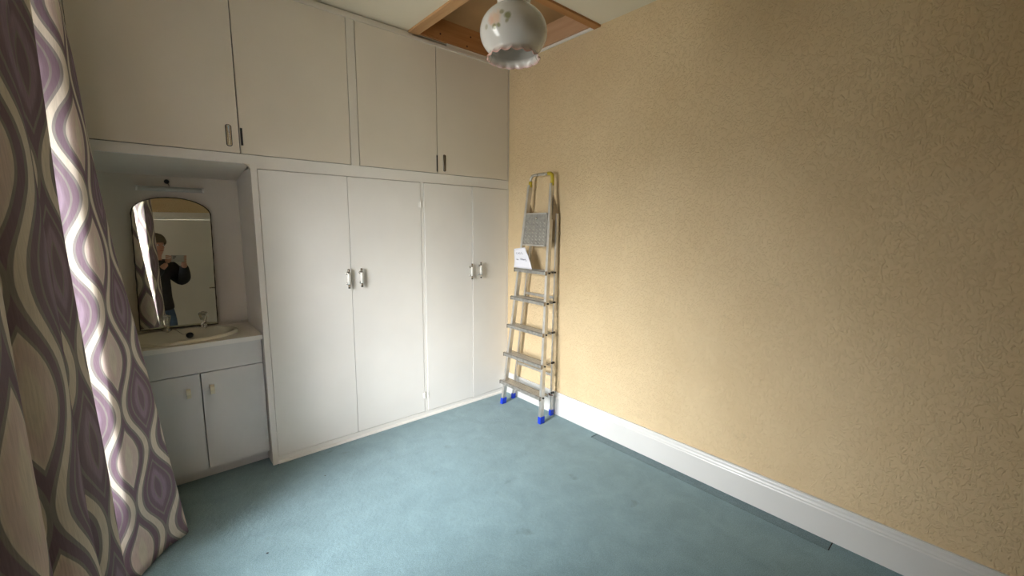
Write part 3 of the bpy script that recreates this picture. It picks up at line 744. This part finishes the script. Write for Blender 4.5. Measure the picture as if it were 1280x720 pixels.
# ---------------------------------------------------------------- curtains
def catmull(P, n):
    P = [Vector(p_) for p_ in P]; P = [P[0] * 2 - P[1]] + P + [P[-1] * 2 - P[-2]]; out = []
    for i in range(1, len(P) - 2):
        for k_ in range(n):
            t_ = k_ / n; a, b, c, d = P[i - 1:i + 3]
            out.append(.5 * ((2 * b) + (c - a) * t_ + (2 * a - 5 * b + 4 * c - d) * t_ ** 2 + (3 * b - a - 3 * c + d) * t_ ** 3))
    out.append(P[-2]); return out
def curtain(top, mid, bot, ztop, zbot, label, u0=0, hem=None, v0=0.0, anchor=None):
    NZ = 60; n = 9
    A_, M_, B_ = catmull([(x, y, 0) for x, y in top], n), catmull([(x, y, 0) for x, y in mid], n), catmull([(x, y, 0) for x, y in bot], n)
    us = [u0]
    for i in range(1, len(M_)): us.append(us[-1] + (M_[i] - M_[i - 1]).length)
    if anchor is not None: us = [q - us[anchor * n] for q in us]
    bm = bmesh.new(); uvl = bm.loops.layers.uv.new('UVMap'); rows = []
    for k_ in range(NZ + 1):
        t_ = k_ / NZ; row = []
        for i in range(len(M_)):
            a, m, b = A_[i], M_[i], B_[i]
            p_ = a * ((1 - t_) * (1 - 2 * t_)) + m * (4 * t_ * (1 - t_)) + b * (t_ * (2 * t_ - 1))
            zb = zbot + (hem(i / (len(M_) - 1)) if hem else 0)
            z = ztop + (zb - ztop) * t_
            nn = noise.noise(Vector((us[i] * 5, z * 1.3, 3.1))) * .010 * (.3 + t_) + noise.noise(Vector((us[i] * 14, z * 4, 9))) * .003
            p_ = Vector((p_.x + nn, p_.y + nn * .6, z)); row.append(bm.verts.new(p_))
        rows.append(row)
    for k_ in range(NZ):
        for i in range(len(M_) - 1):
            f = bm.faces.new([rows[k_][i], rows[k_][i + 1], rows[k_ + 1][i + 1], rows[k_ + 1][i]])
            for l_, (ii, kk) in zip(f.loops, ((i, k_), (i + 1, k_), (i + 1, k_ + 1), (i, k_ + 1))):
                l_[uvl].uv = (us[ii], v0 + (ztop - zbot) * (1 - kk / NZ))
    me = bpy.data.meshes.new('curtain'); bm.to_mesh(me); bm.free(); me.materials.append(M['curtain'])
    for p_ in me.polygons: p_.use_smooth = True
    o = bpy.data.objects.new('curtain', me); COL.objects.link(o)
    so = o.modifiers.new('thickness', 'SOLIDIFY'); so.thickness = .0022; so.offset = 0
    return tag(o, label, 'curtain', 'window curtains')
far_mid = [(-2.76, -.36), (-2.70, -.46), (-2.63, -.37), (-2.56, -.54), (-2.50, -.50), (-2.435, -.575), (-2.385, -.560), (-2.348, -.564), (-2.318, -.560), (-2.300, -.530), (-2.275, -.46), (-2.256, -.40), (-2.262, -.375), (-2.30, -.36), (-2.36, -.38)]
far_top = [(-2.76, -.38), (-2.71, -.44), (-2.65, -.38), (-2.585, -.53), (-2.52, -.50), (-2.46, -.575), (-2.41, -.562), (-2.37, -.566), (-2.336, -.560), (-2.330, -.535), (-2.333, -.47), (-2.340, -.41), (-2.355, -.39), (-2.38, -.38), (-2.41, -.40)]
far_bot = [(-2.76, -.32), (-2.69, -.47), (-2.61, -.33), (-2.54, -.54), (-2.48, -.50), (-2.42, -.57), (-2.37, -.557), (-2.335, -.562), (-2.310, -.560), (-2.285, -.53), (-2.215, -.45), (-2.146, -.408), (-2.150, -.375), (-2.22, -.33), (-2.30, -.34)]
curtain(far_top, far_mid, far_bot, 2.30, .018, 'wave-patterned curtain beside the basin recess with one sunlit strip', hem=lambda s_: .01 * math.sin(s_ * 9), v0=.113, anchor=6)
nr_mid = [(-2.74, -1.70), (-2.67, -1.61), (-2.60, -1.65), (-2.52, -1.50), (-2.44, -1.49), (-2.365, -1.36), (-2.300, -1.30), (-2.318, -1.36), (-2.345, -1.42), (-2.303, -1.50), (-2.325, -1.58), (-2.40, -1.66), (-2.355, -1.76), (-2.293, -1.90), (-2.330, -1.98), (-2.44, -2.04), (-2.40, -2.14), (-2.39, -2.22), (-2.50, -2.30), (-2.44, -2.40), (-2.55, -2.46)]
nr_top = [(x - .035 if 4 < i < 19 else x, y) for i, (x, y) in enumerate(nr_mid)]
nr_top[6] = (-2.306, -1.30); nr_top[9] = (-2.311, -1.50); nr_top[13] = (-2.30, -1.90)
nr_bot = [(x + (.03 if i > 14 else .0), y) for i, (x, y) in enumerate(nr_mid)]
nr_bot[6] = (-2.262, -1.30); nr_bot[7] = (-2.285, -1.36); nr_bot[9] = (-2.268, -1.50); nr_bot[10] = (-2.30, -1.58); nr_bot[13] = (-2.262, -1.90); nr_bot[14] = (-2.30, -1.98); nr_bot[16] = (-2.34, -2.14); nr_bot[17] = (-2.35, -2.22)
curtain(nr_top, nr_mid, nr_bot, 2.30, .018, 'shaded wave-patterned curtain nearest the camera at the left edge', u0=.4, v0=.30)
pole = empty('curtain_pole', (XL, -1.3, 2.33), 'curtain pole on the window wall carrying the patterned curtains', 'curtain pole')
obj('pole', tube([(-2.55, -2.62, 2.345), (-2.55, -.20, 2.345)], .014, 14), M['oldchrome'], pole, True)
for y in (-2.58, -.24): obj('bracket', tube([(XL + .0005, y, 2.345), (-2.55, y, 2.345)], .009, 10), M['oldchrome'], pole, True)
for y in (-2.62, -.20): obj('finial', lathe([(0, -.022), (.016, -.016), (.023, 0), (.016, .016), (0, .022)], (-2.55, y, 2.345), 16), M['oldchrome'], pole, True)

# ---------------------------------------------------------------- photographer (seen in the mirror)
def skin_mesh(name, nodes, edges, mat, parent, sub=2, root=0):
    """nodes: name -> (pos, rx, ry)"""
    keys = list(nodes); me = bpy.data.meshes.new(name)
    me.from_pydata([tuple(nodes[k_][0]) for k_ in keys], [(keys.index(a), keys.index(b)) for a, b in edges], [])
    o = bpy.data.objects.new(name, me); COL.objects.link(o)
    o.modifiers.new('skin', 'SKIN')
    for i, k_ in enumerate(keys):
        sv = me.skin_vertices[0].data[i]; sv.radius = (nodes[k_][1], nodes[k_][2]); sv.use_root = (i == root)
    sb = o.modifiers.new('sub', 'SUBSURF'); sb.levels = sub; sb.render_levels = sub
    dg = bpy.context.evaluated_depsgraph_get(); dg.update()
    nm = bpy.data.meshes.new_from_object(o.evaluated_get(dg)); bpy.data.objects.remove(o)
    for p_ in nm.polygons: p_.use_smooth = True
    nm.materials.clear(); nm.materials.append(mat)
    r = bpy.data.objects.new(name, nm); COL.objects.link(r)
    if parent: r.parent = parent; r.matrix_parent_inverse = Matrix.Translation(parent.location).inverted()
    return r
M['skin'] = plain('skin', (.52, .27, .19), .5, var=.08, scale=30)
M['jacket'] = plain('dark_jacket', (.022, .022, .026), .75, var=.2, scale=30, bump=.4)
M['jeans'] = plain('blue_jeans', (.06, .10, .17), .85, var=.2, scale=60)
M['hair'] = plain('brown_knit_hat', (.11, .085, .05), .9, var=.2, scale=120, bump=.5, bscale=300)
M['shoe'] = plain('black_shoes', (.02, .02, .02), .5)
M['phone'] = plain('grey_phone_case', (.34, .34, .33), .4)
fh = Vector((.653, .757, 0)); rh = Vector((.757, -.653, 0))
PB = Vector((-2.40, -2.885, 0))
def W(r, f, z): return PB + rh * r + fh * f + Vector((0, 0, z))
person = empty('person', (PB.x, PB.y, 0), 'person in dark jacket, jeans and knitted hat holding a phone up, reflected in the mirror', 'person')
# camera sits in the phone; phone body starts just behind the lens plane
pcn = CAM - Fw * .022
RA_, LA_ = CAM + Rt * .105 - Fw * .030, CAM - Rt * .075 - Fw * .032
body = {
 'pelvis': (W(0, 0, .86), .115, .115), 'waist': (W(0, .0, 1.00), .105, .105), 'chest': (W(0, -.01, 1.14), .110, .110), 'uchest': (W(0, -.01, 1.26), .090, .085), 'neck': (W(0, .01, 1.36), .055, .058), 'neck2': (W(0, .03, 1.41), .052, .055),
 'head0': (W(0, .05, 1.455), .066, .078), 'head1': (W(0, .045, 1.52), .076, .092), 'head2': (W(0, .035, 1.575), .066, .080),
 'rsh': (W(.165, -.01, 1.27), .070, .066), 'rel': (W(.285, .055, 1.09), .048, .048), 'rwr': (RA_ + Vector((0, 0, -.045)) - fh * .02, .026, .024), 
 'lsh': (W(-.165, -.01, 1.27), .070, .066), 'lel': (W(-.215, .10, 1.06), .048, .048), 'lwr': (LA_ + Vector((0, 0, -.06)) - fh * .02, .026, .024),
 'rhip': (W(.075, 0, .74), .078, .078), 'rkn': (W(.10, .015, .44), .060, .062), 'ran': (W(.11, -.02, .08), .038, .042),
 'lhip': (W(-.075, 0, .74), .078, .078), 'lkn': (W(-.10, .015, .44), .060, .062), 'lan': (W(-.11, -.02, .08), .038, .042),
}
edges = [('pelvis', 'waist'), ('waist', 'chest'), ('chest', 'uchest'), ('uchest', 'neck'), ('neck', 'neck2'), ('neck2', 'head0'), ('head0', 'head1'), ('head1', 'head2'),
 ('uchest', 'rsh'), ('rsh', 'rel'), ('rel', 'rwr'), ('uchest', 'lsh'), ('lsh', 'lel'), ('lel', 'lwr'), ('pelvis', 'rhip'), ('rhip', 'rkn'), ('rkn', 'ran'), ('pelvis', 'lhip'), ('lhip', 'lkn'), ('lkn', 'lan')]
skin_mesh('body', body, edges, M['skin'], person)
def grow(keys, d, extra=None):
    r = {k_: (body[k_][0], body[k_][1] + d, body[k_][2] + d) for k_ in keys}
    if extra: r.update(extra)
    return r
jk = grow(['waist', 'chest', 'uchest', 'rsh', 'rel', 'lsh', 'lel'], .034)
jk['waist'] = (W(0, 0, .98), .150, .150); jk['chest'] = (W(0, -.01, 1.14), .158, .158); jk['uchest'] = (W(0, -.01, 1.26), .135, .130); jk['hem'] = (W(0, 0, .76), .168, .168); jk['collar'] = (W(0, .012, 1.345), .078, .080)
for s_, k_, e_ in ((RA_, 'rcuff', 'rel'), (LA_, 'lcuff', 'lel')):
    wr_ = body['rwr' if k_ == 'rcuff' else 'lwr'][0]; jk[k_] = (wr_.lerp(body[e_][0], .16), .040, .038)
skin_mesh('jacket', {k_: jk[k_] for k_ in ['waist', 'chest', 'uchest', 'rsh', 'rel', 'rcuff', 'lsh', 'lel', 'lcuff', 'hem', 'collar']},
 [('hem', 'waist'), ('waist', 'chest'), ('chest', 'uchest'), ('uchest', 'collar'), ('uchest', 'rsh'), ('rsh', 'rel'), ('rel', 'rcuff'), ('uchest', 'lsh'), ('lsh', 'lel'), ('lel', 'lcuff')], M['jacket'], person)
tr = grow(['pelvis', 'rhip', 'rkn', 'lhip', 'lkn'], .014); tr['pelvis'] = (W(0, 0, .88), .132, .132); tr['rhip'] = (W(.075, 0, .74), .092, .092); tr['lhip'] = (W(-.075, 0, .74), .092, .092)
tr['wb'] = (W(0, 0, .95), .120, .120); tr['pelvis'] = (W(0, 0, .86), .125, .125); tr['rh'] = (W(.11, -.015, .09), .060, .062); tr['lh'] = (W(-.11, -.015, .09), .060, .062)
skin_mesh('jeans', tr, [('wb', 'pelvis'), ('pelvis', 'rhip'), ('rhip', 'rkn'), ('rkn', 'rh'), ('pelvis', 'lhip'), ('lhip', 'lkn'), ('lkn', 'lh')], M['jeans'], person)
for s_ in (-1, 1):
    sh = {'a': (W(.11 * s_, -.05, .052), .046, .050), 'b': (W(.112 * s_, .04, .045), .046, .040), 'c': (W(.118 * s_, .13, .036), .044, .032), 'd': (W(.12 * s_, .175, .030), .032, .026)}
    so_ = skin_mesh('shoe', sh, [('a', 'b'), ('b', 'c'), ('c', 'd')], M['shoe'], person)
    mz = min(v.co.z for v in so_.data.vertices)
    for v in so_.data.vertices: v.co.z -= mz - .0015
# hat, face, ears
hb = W(0, .037, 1.535)
def hat_fn(i, th, r, z): return r, z
bm = bmesh.new(); Rz = Matrix.Rotation(math.atan2(fh.y, fh.x), 4, 'Z'); rings = []
for r, z in [(1.0, -.018), (1.05, .0), (1.04, .018), (1.01, .022), (.99, .045), (.88, .075), (.66, .098), (.35, .112), (.08, .117)]:
    rings.append([bm.verts.new(hb + Rz @ Vector((math.cos(2 * math.pi * j / 28) * .108 * r, math.sin(2 * math.pi * j / 28) * .094 * r, z - (.018 * -math.cos(2 * math.pi * j / 28) if z < .03 else 0)))) for j in range(28)])
for a, b in zip(rings, rings[1:]):
    for j in range(28): bm.faces.new([a[j], a[(j + 1) % 28], b[(j + 1) % 28], b[j]])
bm.faces.new(rings[-1]); obj('hat', bm, M['hair'], person, True)
def F3(r, f, z): return W(r, f, z)
obj('nose', tube([F3(0, .128, 1.515), F3(0, .145, 1.490), F3(0, .152, 1.478), F3(0, .132, 1.470)], [.006, .010, .013, .008], 10), M['skin'], person, True)
obj('mouth', tube([F3(-.024, .125, 1.447), F3(0, .134, 1.446), F3(.024, .125, 1.447)], [.002, .005, .002], 8), plain('lips', (.35, .12, .10), .4), person, True)
for s_ in (-1, 1):
    ey = obj('eye', lathe([(0, -.010), (.009, -.005), (.011, 0), (.009, .005), (0, .010)], F3(.031 * s_, .122, 1.508), 14), plain('eye_white', (.7, .7, .68), .2), person, True)
    obj('iris', tube([F3(.031 * s_, .1325, 1.508), F3(.031 * s_, .1345, 1.508)], .005, 10), M['black'], ey)
    obj('ear', tube([F3(.079 * s_, .035, 1.520), F3(.086 * s_, .028, 1.505), F3(.084 * s_, .030, 1.485), F3(.077 * s_, .038, 1.470)], [.008, .014, .012, .006], 10), M['skin'], person, True)
# hands with five fingers each, wrapped on the phone ends, all behind the lens plane
def hand(name, wrist, side):
    S_ = side; base = (CAM + Rt * (.085 * S_) - Fw * .050 - Up * .020) if S_ > 0 else (CAM - Rt * .060 - Fw * .050 - Up * .020)
    nodes = {'w': (Vector(wrist), .024, .021), 'p0': (Vector(wrist).lerp(base, .45), .027, .016), 'p1': (base + Rt * (.020 * S_), .030, .015)}
    edges = [('w', 'p0'), ('p0', 'p1')]
    o = skin_mesh(name, nodes, edges, M['skin'], person)
    for k_ in range(4):                                  # fingers over the back of the phone (lens side)
        u_ = Up * (.034 - .019 * k_) ; L_ = (.9, 1.0, .95, .78)[k_]
        a_ = base + Rt * (.030 * S_) + u_; b_ = base + Rt * (.034 * S_) + u_ + Fw * .020 + Up * .004; c_ = base + Rt * ((.034 - .020 * L_) * S_) + u_ + Fw * .037; d_ = base + Rt * ((.034 - .042 * L_) * S_) + u_ + Fw * .037
        nn = {'a': (a_, .0085, .0085), 'b': (b_, .0080, .0080), 'c': (c_, .0074, .0074), 'd': (d_, .0066, .0066)}
        f_ = skin_mesh('finger', nn, [('a', 'b'), ('b', 'c'), ('c', 'd')], M['skin'], None, 1); f_.parent = o
    ta = base + Rt * (.008 * S_) - Up * .020; tb = base - Rt * (.012 * S_) - Up * .012 - Fw * .004; tc_ = base - Rt * (.032 * S_) + Up * .002 + Fw * .004
    f_ = skin_mesh('thumb', {'a': (ta, .0115, .0115), 'b': (tb, .0095, .0095), 'c': (tc_, .008, .008)}, [('a', 'b'), ('b', 'c')], M['skin'], None, 1); f_.parent = o
    return o
hand('right_hand', body['rwr'][0], 1); hand('left_hand', body['lwr'][0], -1)
# phone: a slab standing across the view direction, landscape
phone = empty('mobile_phone', tuple(pcn), 'grey mobile phone held sideways by the person in the mirror', 'phone')
def loc_box(c, hr, hu, hf, bm=None):
    return beam(c - Rt * hr, c + Rt * hr, Up * hu, Fw * hf, bm)
pcc = CAM + Rt * .028 - Up * .012 - Fw * .0275
obj('case', loc_box(pcc, .076, .037, .004), M['phone'], phone, bevel=.003)
obj('screen', loc_box(pcc - Fw * .0045, .072, .034, .0004), M['black'], phone)
cb = obj('camera_bump', loc_box(pcc - Rt * .045 + Up * .012 + Fw * .005, .018, .018, .0012), M['phone'], phone, bevel=.001)
for a_, b_ in ((-.008, .008), (.008, .008), (-.008, -.008)):
    p_ = pcc - Rt * .045 + Up * .012 + Rt * a_ + Up * b_; obj('lens', tube([p_ + Fw * .0061, p_ + Fw * .0078], .0062, 14), M['black'], cb, True)

# ---------------------------------------------------------------- small bits
for i, (x, y, lab) in enumerate(((-1.5446, -.3035, 'tiny dark crumb on the carpet in front of the first wardrobe door'), (-1.9035, -.7236, 'tiny dark crumb on the carpet nearer the curtain'))):
    bm = bmesh.new(); bmesh.ops.create_icosphere(bm, subdivisions=1, radius=.004)
    for v in bm.verts: v.co = Vector((v.co.x * (1 + .5 * random.random()) + x, v.co.y + y, v.co.z * .5 + .0022))
    tag(obj('crumb', bm, M['black']), lab, 'debris')
